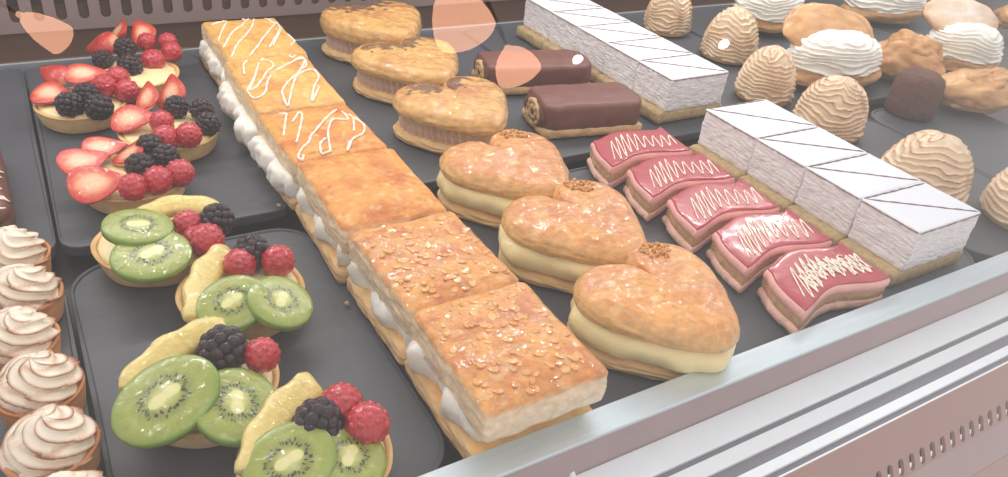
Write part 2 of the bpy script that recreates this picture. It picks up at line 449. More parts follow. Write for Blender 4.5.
for i, (y0, y1) in enumerate(slice_y):
    cx, cy = (.2385, .2310, .2300, .2325, .2365, .2385)[i], (y0 + y1) / 2; hx = .0475; hy = (y1 - y0) / 2
    t = thing('puff_pastry_slice', slice_lab[i], 'pastry', (cx, cy, 0), GL, math.radians((0, -1.2, 1.0, -.8, 1.2, 0)[i]))
    sd = i * 3.7 + 1
    out = rrect(-hx - .004, hx, -hy, hy, .006, 150)
    V, F, cl = slab(out, puff_profile(.0, .013, .001), rings=8, disp=pastry_disp(sd, .001), colf=crust_col(sd, PALE, GOLD, lin(222, 188, 140), .013, .004))
    meshobj('bottom_pastry', V, F, 'layers', t, cl)
    # cream: piped lumps that bulge out of the left side
    O = rrect(-hx, hx - .004, -hy + (.010 if i == 5 else .001), hy - .001, .008, 150)
    big = .0155 if i < 3 else .011
    for q in range(len(O)):
        if O[q][0] < -hx + .006:
            yy = O[q][1] + cy
            if i < 3: lump = .55 + 1.1 * noise.noise(Vector((yy * 34, 3.3, 0))) + .28 * abs(math.sin(yy * PI / .019))
            else: lump = abs(math.sin(yy * PI / .060 + .6)) ** 1.5 * (.85 + .6 * noise.noise(Vector((yy * 60, 2, 0))))
            lump = max(0, lump)
            if i >= 3: O[q][0] += .004
            O[q][0] -= big * lump * (1 if abs(O[q][1]) < hy - .004 else .4)
    V, F, _ = slab(O, [(.004, .011), (.0025, .014), (.001, .018), (.0005, .022), (.001, .027), (.003, .031), (.006, .034)], rings=4,
                   disp=lambda x, y, z, k: (.0030 * fn(x, y, z * 2.5, 75, sd, 4), .0012 * fn(x, y, z, 120, sd, 2)))
    meshobj('cream_filling', V, F, 'cream', t)
    almond = i >= 4
    out = rrect(-hx, hx, -hy, hy, .0045, 190)
    for q in range(len(out)):
        out[q] *= 1 - .012 * abs(noise.noise(Vector((out[q][0] * 70, out[q][1] * 70, sd))))
    z1 = .0555 + .001 * (i % 2)
    V, F, cl = slab(out, puff_profile(.0285, z1 - .001, .0012, 13, rnd_in=.0045), topz_fn=lambda s: .0042 * (1 - s ** 4), rings=30,
                    disp=pastry_disp(sd + 2, .0014 if not almond else .0012, .0016, 45),
                    colf=crust_col(sd + 1, lin(228, 158, 76) if i > 1 else lin(226, 176, 96), lin(200, 112, 50) if i > 1 else lin(204, 138, 66), lin(246, 226, 190), z1 - .0035, .004))
    top = meshobj('top_pastry', V, F, 'crust' if almond else 'crust_dry', t, cl)
    dz = drape(V, F)
    if i in DR:
        ox, oy = (180, 0) if i < 2 else (200, 110)
        paths = []
        for pl in DR[i]:
            q = []
            for (a, b) in pl:
                w3 = at(ox + a / 3.976, oy + b / 3.976, z1 + .003); q.append((w3.x - cx, w3.y - cy))
            q = catmull(q, False, 7)
            pp = [(x, y, dz(x, y, -1) + .0007) for x, y in q if -hx + .003 < x < hx - .003 and -hy + .002 < y < hy - .002]
            pp = [p for p in pp if p[2] > .02]
            paths.append(pp)
        V2, F2 = tube(paths, .0013); meshobj('icing_lines', V2, F2, 'icing', t)
    if almond:
        V2 = []; F2 = []; cl2 = []
        r2 = random.Random(i)
        for q in range(90):
            x = r2.uniform(-hx + .007, hx - .006); y = r2.uniform(-hy + .006, hy - .005); z = dz(x, y, z1) + .0001
            a = r2.uniform(0, PI); L1 = r2.uniform(.003, .0048); L2 = L1 * r2.uniform(.45, .7); b0 = len(V2); col = mixc(lin(222, 148, 74), lin(234, 178, 106), r2.random())
            tx, ty = r2.uniform(-.15, .15), r2.uniform(-.15, .15)
            for lay in (0, 1):
                for k in range(10):
                    u = 2 * PI * k / 10; ex, ey = L1 * math.cos(u), L2 * math.sin(u) * (1 - .25 * math.cos(u))
                    sx = 1 if lay == 0 else .88
                    X, Y = (ex * math.cos(a) - ey * math.sin(a)) * sx, (ex * math.sin(a) + ey * math.cos(a)) * sx
                    V2.append((x + X, y + Y, z + lay * .0009 - .0004 + tx * X + ty * Y)); cl2.append(col)
            F2.append(tuple(b0 + 10 + k for k in range(10)))
            for k in range(10): F2.append((b0 + k, b0 + (k + 1) % 10, b0 + 10 + (k + 1) % 10, b0 + 10 + k))
        meshobj('almond_flakes', V2, F2, 'crust', t, cl2, smooth=False)['kind'] = 'stuff'

# ------------------------------------------------------------------ hearts
HP = [(0, .27), (.07, .46), (.28, .66), (.62, .665), (.88, .48), (1.0, .18), (.93, -.18), (.70, -.58), (.46, -.90), (.24, -1.12)]
heart_pts = HP + [(0, -1.20)] + [(-x, y) for x, y in reversed(HP[1:])]
HEART = resample(catmull(heart_pts, True, 10), 180)
def heart(cx, cy, rot, w, label, group, mocha, seed, tilt=(0, 0), dark=0.0, hh=1.0):
    t = thing('heart_pastry', label, 'pastry', (cx, cy, 0), group, math.radians(rot))
    O = HEART * w; ctr = (0, -.1 * w)
    zb = .011
    V, F, cl = slab(O * (1.0 if not mocha else .98), puff_profile(0, zb, .0015), rings=8, center=ctr, disp=pastry_disp(seed, .001, .002), colf=crust_col(seed, PALE, GOLD, lin(226, 192, 138), zb, .004))
    meshobj('bottom_pastry', V, F, 'layers', t, cl)
    if mocha:
        z1 = .031
        prof = [(.008, zb - .002)] + [(.008 + .0008 * math.sin(k * 1.6), zb + (z1 - zb) * k / 9) for k in range(10)]
        def dd(x, y, z, k):
            a = math.atan2(y, x)
            return (.0022 * math.sin(a * 44 + z * 120), 0) if k == 0 else (0, 0)
        V, F, _ = slab(resample(O, 360), prof, rings=3, center=ctr, disp=dd)
        meshobj('coffee_cream', V, F, 'mocha', t)
    else:
        z1 = .034
        def dd(x, y, z, k): return (.0040 * fn(x, y, z, 38, seed, 2), 0) if k == 0 else (0, 0)
        V, F, _ = slab(O, [(.006, zb - .001), (.001, zb + .002), (-.0020, zb + .006), (-.0035, zb + .011), (-.0025, zb + .017), (.001, zb + .022), (.005, z1 + .001)], rings=4, center=ctr, disp=dd)
        meshobj('custard_filling', V, F, 'custard', t)
    zt = (.052 if not mocha else .050) * hh
    a_, b_ = (lin(232, 164, 86), lin(208, 124, 58)) if not mocha else (lin(224, 172, 92), lin(196, 126, 58))
    if dark: a_, b_ = mixc(a_, BROWN, dark), mixc(b_, TOAST, dark * .5)
    base_col = crust_col(seed + 3, a_, b_, lin(230, 184, 116), zt, .010, 26)
    if mocha:
        def colf(x, y, z, k):
            c = base_col(x, y, z, k)
            d = math.hypot((x + .12 * w) * .7, y - .50 * w) / w       # scorched patch by the left lobe
            n = fn(x, y, 0, 90, seed, 3)
            if k and d + n * .30 < .44: return mixc(c, lin(96, 52, 34), .85)
            return c
    else: colf = base_col
    prof = [(.004, z1)] + [(-.002 * math.sin(PI * k / 8), z1 + .0008 + (zt - z1 - .006) * k / 8) for k in range(9)] + [(.0015, zt - .003), (.004, zt - .0012), (.008, zt)]
    V, F, cl = slab(O, prof, topz_fn=lambda s: .004 * (1 - s * s), rings=30, center=ctr, disp=pastry_disp(seed + 1, .0022, .0014, 40), colf=colf, tilt=tilt)
    meshobj('top_pastry', V, F, 'crust', t, cl)
    if not mocha:
        dz = drape(V, F); r2 = random.Random(seed); V2 = []; F2 = []; cl2 = []
        sv, sf = sphere_mesh(6, 4)
        for q in range(70):
            a = r2.uniform(0, 2 * PI); rr = .014 * math.sqrt(r2.random()); x = .50 * w + rr * math.cos(a); y = .40 * w + rr * math.sin(a)
            z = dz(x, y, -1)
            if z < 0: continue
            s = r2.uniform(.0009, .0020); b0 = len(V2); col = mixc(lin(232, 180, 110), lin(186, 116, 60), r2.random())
            for v in sv: V2.append((x + v.x * s * 1.3, y + v.y * s, z + s * .5 + v.z * s)); cl2.append(col)
            F2 += [tuple(b0 + k for k in f) for f in sf]
        meshobj('nut_crumble', V2, F2, 'crust_dry', t, cl2)['kind'] = 'stuff'
    return t
gh = 'custard hearts with nut crumble'
gm = 'coffee cream hearts'
heart(.3855, .351, 11, .0640, 'nearest heart pastry by the front rail, thick yellow custard and nut crumble on one lobe', gh, False, 11, hh=1.0)
heart(.388, .467, 11, .0645, 'middle custard heart pastry, between the nearest heart and the farther glazed one', gh, False, 23, dark=.2)
heart(.385, .583, 11, .0650, 'farthest of the three custard filled heart pastries, touching the plain puff slice', gh, False, 37, dark=.3)
heart(.407, .739, 6, .068, 'reddish brown coffee cream heart directly in front of the chocolate rolls', gm, True, 41, dark=.15)
heart(.413, .880, 6, .070, 'coffee cream heart with dark scorched corner, middle of the coffee cream three', gm, True, 53)
heart(.422, 1.016, 4, .072, 'farthest coffee cream heart pastry at top edge near the slotted back panel', gm, True, 67, hh=1.15)

# ------------------------------------------------------------------ white marshmallow cream blocks
def white_row(x0, x1, ys, labels, group, seed):
    cx = (x0 + x1) / 2; hx = (x1 - x0) / 2
    for i, (y0, y1) in enumerate(ys):
        cy = (y0 + y1) / 2; hy = (y1 - y0) / 2; sd = seed + i * 1.7
        t = thing('marshmallow_cream_slice', labels[i], 'cake slice', (cx, cy, 0), group)
        out = rrect(-hx - .012, hx + .004, -hy, hy - .0004, .003, 120)
        V, F, _ = slab(out, [(.002, 0), (0, .001), (0, .006), (0, .012), (.001, .014), (.004, .0155)], rings=6,
                       disp=lambda x, y, z, k: (.0012 * fn(x, y, z, 80, sd, 3) if abs(y) < hy - .004 or y < 0 and i == 0 else 0, .0006 * fn(x, y, 0, 90, sd, 2)))
        meshobj('sponge_base', V, F, 'sponge', t)
        out = rrect(-hx, hx, -hy, hy - .0006, .002, 170)
        prof = [(.002, .0145)] + [(0, .017 + (.058 - .017) * k / 12) for k in range(13)]
        def dd(x, y, z, k, sd=sd):
            if k: return 0, 0
            seam = .0
            return .0013 * fn(x * 1, y * 1, z * 1.6, 85, sd, 4) + .0008 * noise.noise(Vector((x * 400, y * 400, z * 500 + sd))), 0
        V, F, _ = slab(out, prof, rings=3, disp=dd)
        meshobj('cream_block', V, F, 'foam', t)
        out = rrect(-hx - .0004, hx + .0004, -hy, hy - .0003, .0015, 100)
        V, F, _ = slab(out, [(.001, .0575), (0, .058), (0, .0594), (.0006, .0600), (.0014, .0602)], rings=8, disp=lambda x, y, z, k: (.0006 * fn(x, y, 0, 70, sd, 3), .0002 * fn(x, y, 0, 30, sd, 2)))
        meshobj('white_top', V, F, 'fondant', t, smooth=True)
        # cocoa lines: along the cut and across the diagonal, plus the trim on the left edge
        def ln(a, b, n=26, wob=.0008):
            out = []
            for k in range(n + 1):
                s = k / n; x = a[0] + (b[0] - a[0]) * s; y = a[1] + (b[1] - a[1]) * s
                out.append((x + wob * noise.noise(Vector((s * 9, sd, 0))), y + wob * noise.noise(Vector((s * 9, sd, 4))), .0603))
            return out
        paths = [ln((-hx + .002, hy - .002), (hx - .003, hy - .004)), ln((-hx + .004, hy - .004), (hx - .003, -hy + .002))]
        V, F = tube(paths, .0009, 5); meshobj('cocoa_lines', V, F, 'cocoa', t)
        V, F = tube([ln((-hx - .0006, -hy + .001), (-hx - .0006, hy - .001), 30, .001)] + ([ln((-hx, -hy - .0004), (hx, -hy - .0004), 30, .001)] if i == 0 else []), .0007, 5)
        for k in range(len(V)): V[k] = V[k] - Vector((0, 0, .0018))
        meshobj('cut_edge', V, F, 'cocoa', t)
gw = 'white marshmallow cream slices'
white_row(.660, .759, [(.303, .369), (.369, .438), (.438, .508), (.508, .590)],
          ['nearest white cream slice, its cut end facing the front rail', 'white cream slice second from the rail, beside the toasted meringue dome with shiny top',
           'white cream slice third from the rail in the nearer block', 'rear slice of the nearer white cream block, in front of the farther block'], gw, 3)
white_row(.683, .782, [(.675, .745), (.745, .815), (.815, .885), (.885, .955), (.955, 1.03)],
          ['front slice of the farther white cream block, exposed cut end', 'white cream slice second from the exposed end of the farther block',
           'white cream slice third from the exposed end of the farther block', 'white cream slice fourth from the exposed end, beside the chocolate roll',
           'rearmost white cream slice at the top edge, by the back panel'], gw, 19)

# ------------------------------------------------------------------ pink slices
def pink(cy, label, seed, dense=False, cx=.566):
    t = thing('pink_iced_slice', label, 'cake slice', (cx, cy, 0), 'pink iced slices with white zigzags', 0)
    S = 1.0
    pts = []
    for k in range(21):     # front edge, an S curve
        s = k / 20; pts.append((-.062 + .118 * s, -.0325 + .0065 * math.sin(s * 2 * PI - 1.2) + .003 * s))
    for k in range(9):
        s = k / 8; pts.append((.055 + .006 * s, -.0275 + .054 * s))
    for k in range(21):
        s = 1 - k / 20; pts.append((-.046 + .107 * s, .0265 + .0065 * math.sin(s * 2 * PI - 1.2) + .001 * s))
    for k in range(1, 8):
        s = k / 8; pts.append((-.044 - .016 * s - .004 * math.sin(s * PI), .020 - .046 * s))
    O = resample(pts, 200); O = O - O.mean(axis=0)
    def d1(x, y, z, k): return .0012 * fn(x, y, z, 110, seed, 3), 0
    def d2(x, y, z, k): return .0007 * fn(x, y, z, 60, seed, 2), .0003 * fn(x, y, 0, 40, seed, 2)
    V, F, _ = slab(O, [(.001, 0), (-.001, .001), (-.0018, .004), (-.0012, .007), (.001, .009)], rings=4, disp=d1); meshobj('pink_base', V, F, 'pinkbase', t)
    V, F, _ = slab(O, [(.002, .008), (.001, .010), (.0006, .014), (.001, .018), (.002, .020)], rings=4, disp=d1); meshobj('cake_layer', V, F, 'tancake', t)
    V, F, _ = slab(O, [(.002, .018), (-.0005, .0195), (-.001, .023), (-.0006, .026), (.001, .028), (.0028, .0288)], rings=4, disp=d2); meshobj('pink_icing', V, F, 'pink', t)
    V, F, _ = slab(O, [(.003, .0282), (.0012, .0286), (.0012, .0292), (.0020, .0299), (.0040, .0303)], rings=8, disp=d2); meshobj('red_glaze', V, F, 'redglaze', t)
    r2 = random.Random(seed)
    P = []; n = 9
    for k in range(2 * n + 1):
        s = k / (2 * n); x = -.047 + .094 * s
        amp = .0200 * (.65 + .45 * math.sin(PI * min(1, s * 1.5 + .15))) + r2.uniform(-.002, .002)
        yc = .0065 * math.sin(s * 2 * PI - 1.2) * .9 - .001
        P.append((x * .97 + .002 + .50 * (amp if k % 2 else -amp), yc + (amp if k % 2 else -amp)))
    P = catmull(P, False, 8); paths = [[(x, y, .0308) for x, y in P]]
    if dense:  # extra icing-coloured tubes stand in for dense highlight lines on the glaze
        Q = []
        for k in range(2 * n + 5):
            s = k / (2 * n + 4); Q.append((-.034 + .080 * s, .0065 * math.sin(s * 2 * PI - 1.2) + (.011 if k % 2 else -.012) + r2.uniform(-.003, .003)))
        paths.append([(x, y, .0311) for x, y in catmull(Q, False, 8)])
        for _ in range(14):
            x, y = r2.uniform(-.03, .04), r2.uniform(-.012, .012)
            paths.append([(x + .003 * math.cos(a), y + .003 * math.sin(a), .0311) for a in np.linspace(0, 5, 10)])
    V, F = tube(paths, .0007, 6); meshobj('icing_zigzag', V, F, 'icing', t)
for cy, lb, sd, dn in ((.323, 'nearest pink iced slice by the front rail, white icing zigzag with dense highlight lines modelled as icing', 1, True),
                       (.389, 'pink iced slice just behind the nearest one, clear open white zigzag', 2, False),
                       (.455, 'middle slice of the five pink iced slices', 3, False),
                       (.521, 'pink iced slice second from the chocolate rolls', 4, False),
                       (.589, 'farthest pink iced slice, next to the chocolate roll', 5, False)):
    pink(cy, lb, sd, dn)

# ------------------------------------------------------------------ chocolate rolls
def roll(x, y, ang, L, w, h, label, seed):
    t = thing('chocolate_roll', label, 'cake', (x, y, 0), 'chocolate cream rolls', math.radians(ang))
    # cross-section in y,z extruded along x
    prof = [(-w * .46, .006), (-w * .5, .012), (-w * .5, h * .7), (-w * .45, h * .92), (-w * .25, h * .98), (0, h), (w * .25, h * .98), (w * .45, h * .92), (w * .5, h * .7), (w * .5, .012), (w * .46, .006)]
    prof = catmull(prof, False, 4); m = len(prof); nx = 40; V = []; F = []
    for i in range(nx + 1):
        s = i / nx; xx = -L / 2 + L * s; e = 1 - .25 * max(0, abs(s - .5) * 2 - .86) / .14
        for (a, b) in prof:
            n = fn(xx, a, b, 50, seed, 3)
            V.append((xx, a * e * (1 + .03 * n), b * (.9 + .1 * e) + .001 * n))
    for i in range(nx):
        for k in range(m - 1): F.append((i * m + k, i * m + k + 1, (i + 1) * m + k + 1, (i + 1) * m + k))
    F.append(tuple(range(m))[::-1]); F.append(tuple(nx * m + k for k in range(m)))
    F += [(i * m, (i + 1) * m, (i + 1) * m + m - 1, i * m + m - 1) for i in range(nx)]
    meshobj('chocolate_coat', V, F, 'choc', t)
    out = rrect(-L / 2 - .003, L / 2 + .003, -w * .5 - .002, w * .5 + .002, .008, 140)
    V, F, _ = slab(out, [(.002, 0), (-.0005, .002), (0, .006), (.001, .009), (.003, .0105)], rings=4, disp=lambda a, b, c, k: (.0025 * fn(a, b, c, 60, seed, 3), .001 * fn(a, b, 0, 60, seed, 2)))
    meshobj('sponge_base', V, F, 'rollcream', t)
    # swirl of filling at the open left end
    sp = []
    for k in range(60):
        a = k * .21; r = .004 + (.36 * h) * k / 60
        sp.append((-L / 2 - .002 - .001 * math.sin(a), r * 1.15 * math.cos(a), h * .52 + r * math.sin(a) * .95))
    V, F = tube([sp], .0032, 8); meshobj('cream_swirl', V, F, 'rollcream', t)
    V, F, _ = slab(resample([(.42 * w * math.cos(a), .40 * h * math.sin(a)) for a in np.linspace(0, 2 * PI, 60)[:-1]], 60), [(.004, -.001), (0, .0005), (.001, .003)], rings=3)
    V = [(-L / 2 - v[2], v[0], h * .5 + v[1]) for v in V]
    meshobj('cake_end', V, F, 'choccake', t)
roll(.585, .842, -12, .150, .070, .040, 'farther chocolate roll with pale cream at its left end, below the lamp reflection', 1)
roll(.577, .711, -10, .132, .074, .042, 'nearer chocolate roll with a coiled tan end, behind the farthest pink slice', 2)

# ------------------------------------------------------------------ meringue
TOA, TOB, WHM = lin(200, 136, 80), lin(128, 68, 34), lin(250, 240, 222)
def ridged(name, parent, r0, h, z0, n_r, amp, seed, mode, m='meringue', toast=.5, white=WHM, sc=(1, 1), lean=(0, 0), pw=.5, nu=110, nv=64, loc=None, rot=None, tcol=TOA, tcol2=TOB):
    """mode 'hive': wavy terraces running round; 'rose': star nozzle swirl rising to a tip"""
    V = []; F = []; cl = []
    for j in range(nv + 1):
        s = j / nv
        for i in range(nu):
            th = 2 * PI * i / nu
            if mode == 'hive':
                wob = .9 * noise.noise(Vector((math.cos(th) * 1.1 + seed, math.sin(th) * 1.1, s * 1.8))) 
                wob2 = noise.noise(Vector((math.cos(th) * 3 + seed, math.sin(th) * 3, s * 5)))
                ph = s * n_r + th / (2 * PI) * 1 + wob * 1.7 + wob2 * .55
                saw = (ph % 1.0); saw = saw ** 1.5 if saw < .85 else (1 - saw) / .15 * .78
                R = r0 * max(0, 1 - s ** 2.3) ** pw
                rr = R * (1 + .05 * wob) + amp * (saw - .4) * (min(1, R / (r0 * .35))) * (.55 + .9 * abs(wob2) + .3)
                edge = min(1, max(0, saw - .5) / .4)
            else:
                tw = th + s * 3.6 + .3 * noise.noise(Vector((math.cos(th), math.sin(th), seed)))
                lob = 1 - abs(math.sin(tw * n_r / 2)) ** .8
                terr = ((s * 2.3 + th / (2 * PI)) % 1.0)
                R = r0 * max(0, 1 - s ** 1.8) ** .62
                rr = R * (.80 + .24 * lob) + amp * (terr - .5) * (R / r0) ** .5
                edge = .9 * (max(0, lob - .45) / .55) ** 1.6 + .3 * max(0, terr - .8) / .2
            z = z0 + h * s
            x = rr * math.cos(th) * sc[0] + lean[0] * s * s; y = rr * math.sin(th) * sc[1] + lean[1] * s * s
            n = fn(x, y, z, 30, seed, 3) * .5 + .5
            V.append((x, y, z + .0008 * math.sin(th * 3 + seed)))
            tt = edge * toast * 1.5 * max(.15, min(1, (n - .18) * 2.2))
            c = mixc(white, tcol, tt * (1.8 if mode == 'hive' else 1.3))
            c = mixc(c, tcol2, max(0, tt - .5) * 1.5)
            cl.append(c)
    for j in range(nv):
        for i in range(nu):
            k = (i + 1) % nu; F.append((j * nu + i, j * nu + k, (j + 1) * nu + k, (j + 1) * nu + i))
    F.append(tuple(reversed(range(nu))))
    F.append(tuple(nv * nu + i for i in range(nu)))
    return meshobj(name, V, F, m, parent, cl, loc=loc, rot=rot)

def tart_shell(parent, r, h, seed, thick=.004, scal=0, col=(lin(240, 210, 156), lin(222, 178, 114))):
    prof = [(0, .0), (.86 * r, 0), (.88 * r, .001), (.93 * r, h * .45), (.99 * r, h * .93), (r, h), (r - thick * .5, h + .0008), (r - thick, h), (r - thick * 1.2, h - .004), (0, h - .004)]
    nu = 96; V = []; F = []; cl = []
    dense = []
    for a, b in zip(prof[:-1], prof[1:]):
        for k in range(3): dense.append((a[0] + (b[0] - a[0]) * k / 3, a[1] + (b[1] - a[1]) * k / 3))
    dense.append(prof[-1])
    for (a, z) in dense:
        for i in range(nu):
            th = 2 * PI * i / nu; q = a * (1 + .015 * noise.noise(Vector((math.cos(th) * 2, math.sin(th) * 2, seed + z * 60))) + (.012 * math.sin(th * scal) if scal and z > 0 else 0))
            x, y = q * math.cos(th), q * math.sin(th); V.append((x, y, z + .0004 * math.sin(th * 5 + seed)))
            n = fn(x, y, z, 45, seed, 3) * .5 + .5
            cl.append(mixc(col[0], col[1], n * .7 + .6 * (z / h > .9)))
    for j in range(len(dense) - 1):
        for i in range(nu):
            k = (i + 1) % nu; F.append((j * nu + i, j * nu + k, (j + 1) * nu + k, (j + 1) * nu + i))
    return meshobj('tart_shell', V, F, 'tart', parent, cl)

def mer_tart(x, y, label, seed, r=.0265, lean=(0, 0)):
    t = thing('meringue_tartlet', label, 'tartlet', (x, y, 0), 'meringue tartlets at the left', seed * 1.3)
    tart_shell(t, r, .021, seed, .003, col=(lin(232, 178, 122), lin(206, 138, 82)))
    ridged('meringue_swirl', t, r * .99, .027, .018, 7, .0035, seed, 'rose', toast=1.25, lean=lean)
for x, y, lb, sd in ((-.048, .612, 'farthest meringue tartlet at left, below the chocolate pastry', 1),
                     (-.044, .556, 'meringue tartlet second from the back in the left column', 2),
                     (-.051, .503, 'meringue tartlet third from the back in the left column', 3),
                     (-.0415, .449, 'meringue tartlet with broad white swirl, third from the front in the left column', 4),
                     (-.0395, .394, 'meringue tartlet with brown toasted curl and spiral streaks, near bottom left', 5),
                     (-.035, .338, 'meringue tartlet cut off by the bottom edge at the left', 6),
                     (-.098, .418, 'meringue tartlet cut off by the left edge of the photo, beside the streaked one', 7)):
    mer_tart(x, y, lb, sd)

def dome(x, y, r, h, label, seed, toast=.6, lean=(0, 0)):
    t = thing('meringue_dome', label, 'pastry', (x, y, 0), 'toasted meringue domes', seed)
    V, F, cl = slab([(r * .93 * math.cos(a), r * .93 * math.sin(a)) for a in np.linspace(0, 2 * PI, 72, endpoint=False)], [(.002, 0), (0, .001), (0, .005), (.002, .007)], rings=3, colf=lambda a, b, c, k: lin(206, 160, 104))
    meshobj('pastry_base', V, F, 'tart', t, cl)
    ridged('meringue', t, r, h, .006, 11, .0048, seed, 'hive', toast=toast * 1.3, lean=lean, nu=150, nv=110, white=lin(236, 212, 180))
dome(.853, .415, .050, .072, 'toasted meringue dome with shiny top beside the nearer white cream block', 1.3, .75)
dome(.893, .583, .046, .070, 'toasted meringue dome behind the rear end of the nearer white block', 2.1, .8)
dome(.893, .700, .041, .070, 'toasted meringue dome beside the exposed end of the farther white block', 3.2, .55)
dome(.968, .850, .044, .074, 'toasted meringue dome with a white light glint, second from the back', 4.4, .5)
dome(.952, .985, .040, .074, 'farthest meringue dome, beside the farther white cream block', 5.1, .45)
dome(.928, .325, .050, .066, 'nearest meringue dome cut off at the right edge of the photo', 6.6, .3)

# ------------------------------------------------------------------ fruit
S_IN = lin(240, 132, 84); S_RED = lin(204, 38, 20); S_DK = lin(184, 30, 16)
def strawberry(parent, tart, px, py, z, L, wd, rz, rx, ry, cut=True, seed=0):
    """half or slice of a strawberry: tip toward +x, cut face up"""
    nu, nv = 40, 14; V = []; F = []; cl = []
    wd *= 1.18
    def prof(s):           # half width along the axis
        return wd * (math.sin(PI * min(1, s ** .8)) ** .62) * (1.16 - .62 * s)
    rows = []
    n1 = 26
    for j in range(n1 + 1):
        s = .015 + .97 * j / n1; w = prof(s); x = L * (s - .45)
        m = 22
        for i in range(m):
            a = 2 * PI * i / m; y = w * math.cos(a); zz = w * math.sin(a)
            if zz > 0: zz *= (.07 if cut else .6)
            else: zz *= .55
            V.append((x, y, zz))
            if cut and math.sin(a) > -.05:
                q = abs(y) / (w + 1e-6); u = abs(s - .42) * 2
                core = max(0, 1 - (q * q + u * u) * 1.15)
                st = .5 + .9 * noise.noise(Vector((math.atan2(y, x * .6) * 7, seed, (q + u) * 1.2)))
                c = mixc(S_RED, S_IN, core * .95 * (.55 + .5 * st)); c = mixc(c, lin(255, 216, 180), max(0, core - .50) * 1.7)
                if q > .9: c = S_RED
            else:
                sd = noise.noise(Vector((x * 420, y * 420, zz * 420 + seed)))
                c = mixc(S_RED, S_DK, .5 + .5 * sd)
                if sd > .52: c = lin(240, 130, 70)
                if s < .12: c = mixc(lin(250, 190, 150), c, s / .12)
            cl.append(c)
    m = 22
    for j in range(n1):
        for i in range(m):
            k = (i + 1) % m; F.append((j * m + i, (j + 1) * m + i, (j + 1) * m + k, j * m + k))
    F.append(tuple(range(m))); F.append(tuple(n1 * m + i for i in reversed(range(m))))
    w3 = at(px, py, z); loc = w3 - Vector(tart)
    return meshobj('strawberry_half' if cut else 'strawberry_piece', V, F, 'strawberry', parent, cl, loc=loc, rot=(math.radians(rx), math.radians(ry), math.radians(rz)))

def berry(parent, tart, px, py, z, r, kind, seed):
    w3 = at(px, py, z); loc = w3 - Vector(tart); V = []; F = []; cl = []; r *= 1.06
    bsz = {'raspberry': (.21, 70), 'blackberry': (.34, 42), 'blueberry': (0, 0)}[kind]
    sv, sf = sphere_mesh(9, 6)
    n = bsz[1]; ga = PI * (3 - math.sqrt(5))
    core, cf_ = sphere_mesh(20, 14)
    base = lin(196, 22, 44) if kind == 'raspberry' else lin(40, 16, 28)
    for v in core: V.append(v * r * (.88 if kind != 'raspberry' else .98)); cl.append(base)
    F += cf_
    for k in range(n):
        zz = 1 - 2 * (k + .5) / n; rr = math.sqrt(1 - zz * zz); a = k * ga + seed
        c = Vector((rr * math.cos(a), rr * math.sin(a), zz)) * r * (.82 if kind == 'raspberry' else .80); b0 = len(V)
        col = mixc(lin(200, 26, 48), lin(176, 18, 38), rnd.random()) if kind == 'raspberry' else mixc(lin(48, 20, 34), lin(22, 10, 18), rnd.random())
        s = r * bsz[0] * (.9 + .2 * rnd.random())
        for v in sv: V.append(c + v * s); cl.append(col)
        F += [tuple(b0 + q for q in f) for f in sf]
    return meshobj(kind, V, F, kind, parent, cl, loc=loc, rot=(seed, seed * .7, seed * 2))

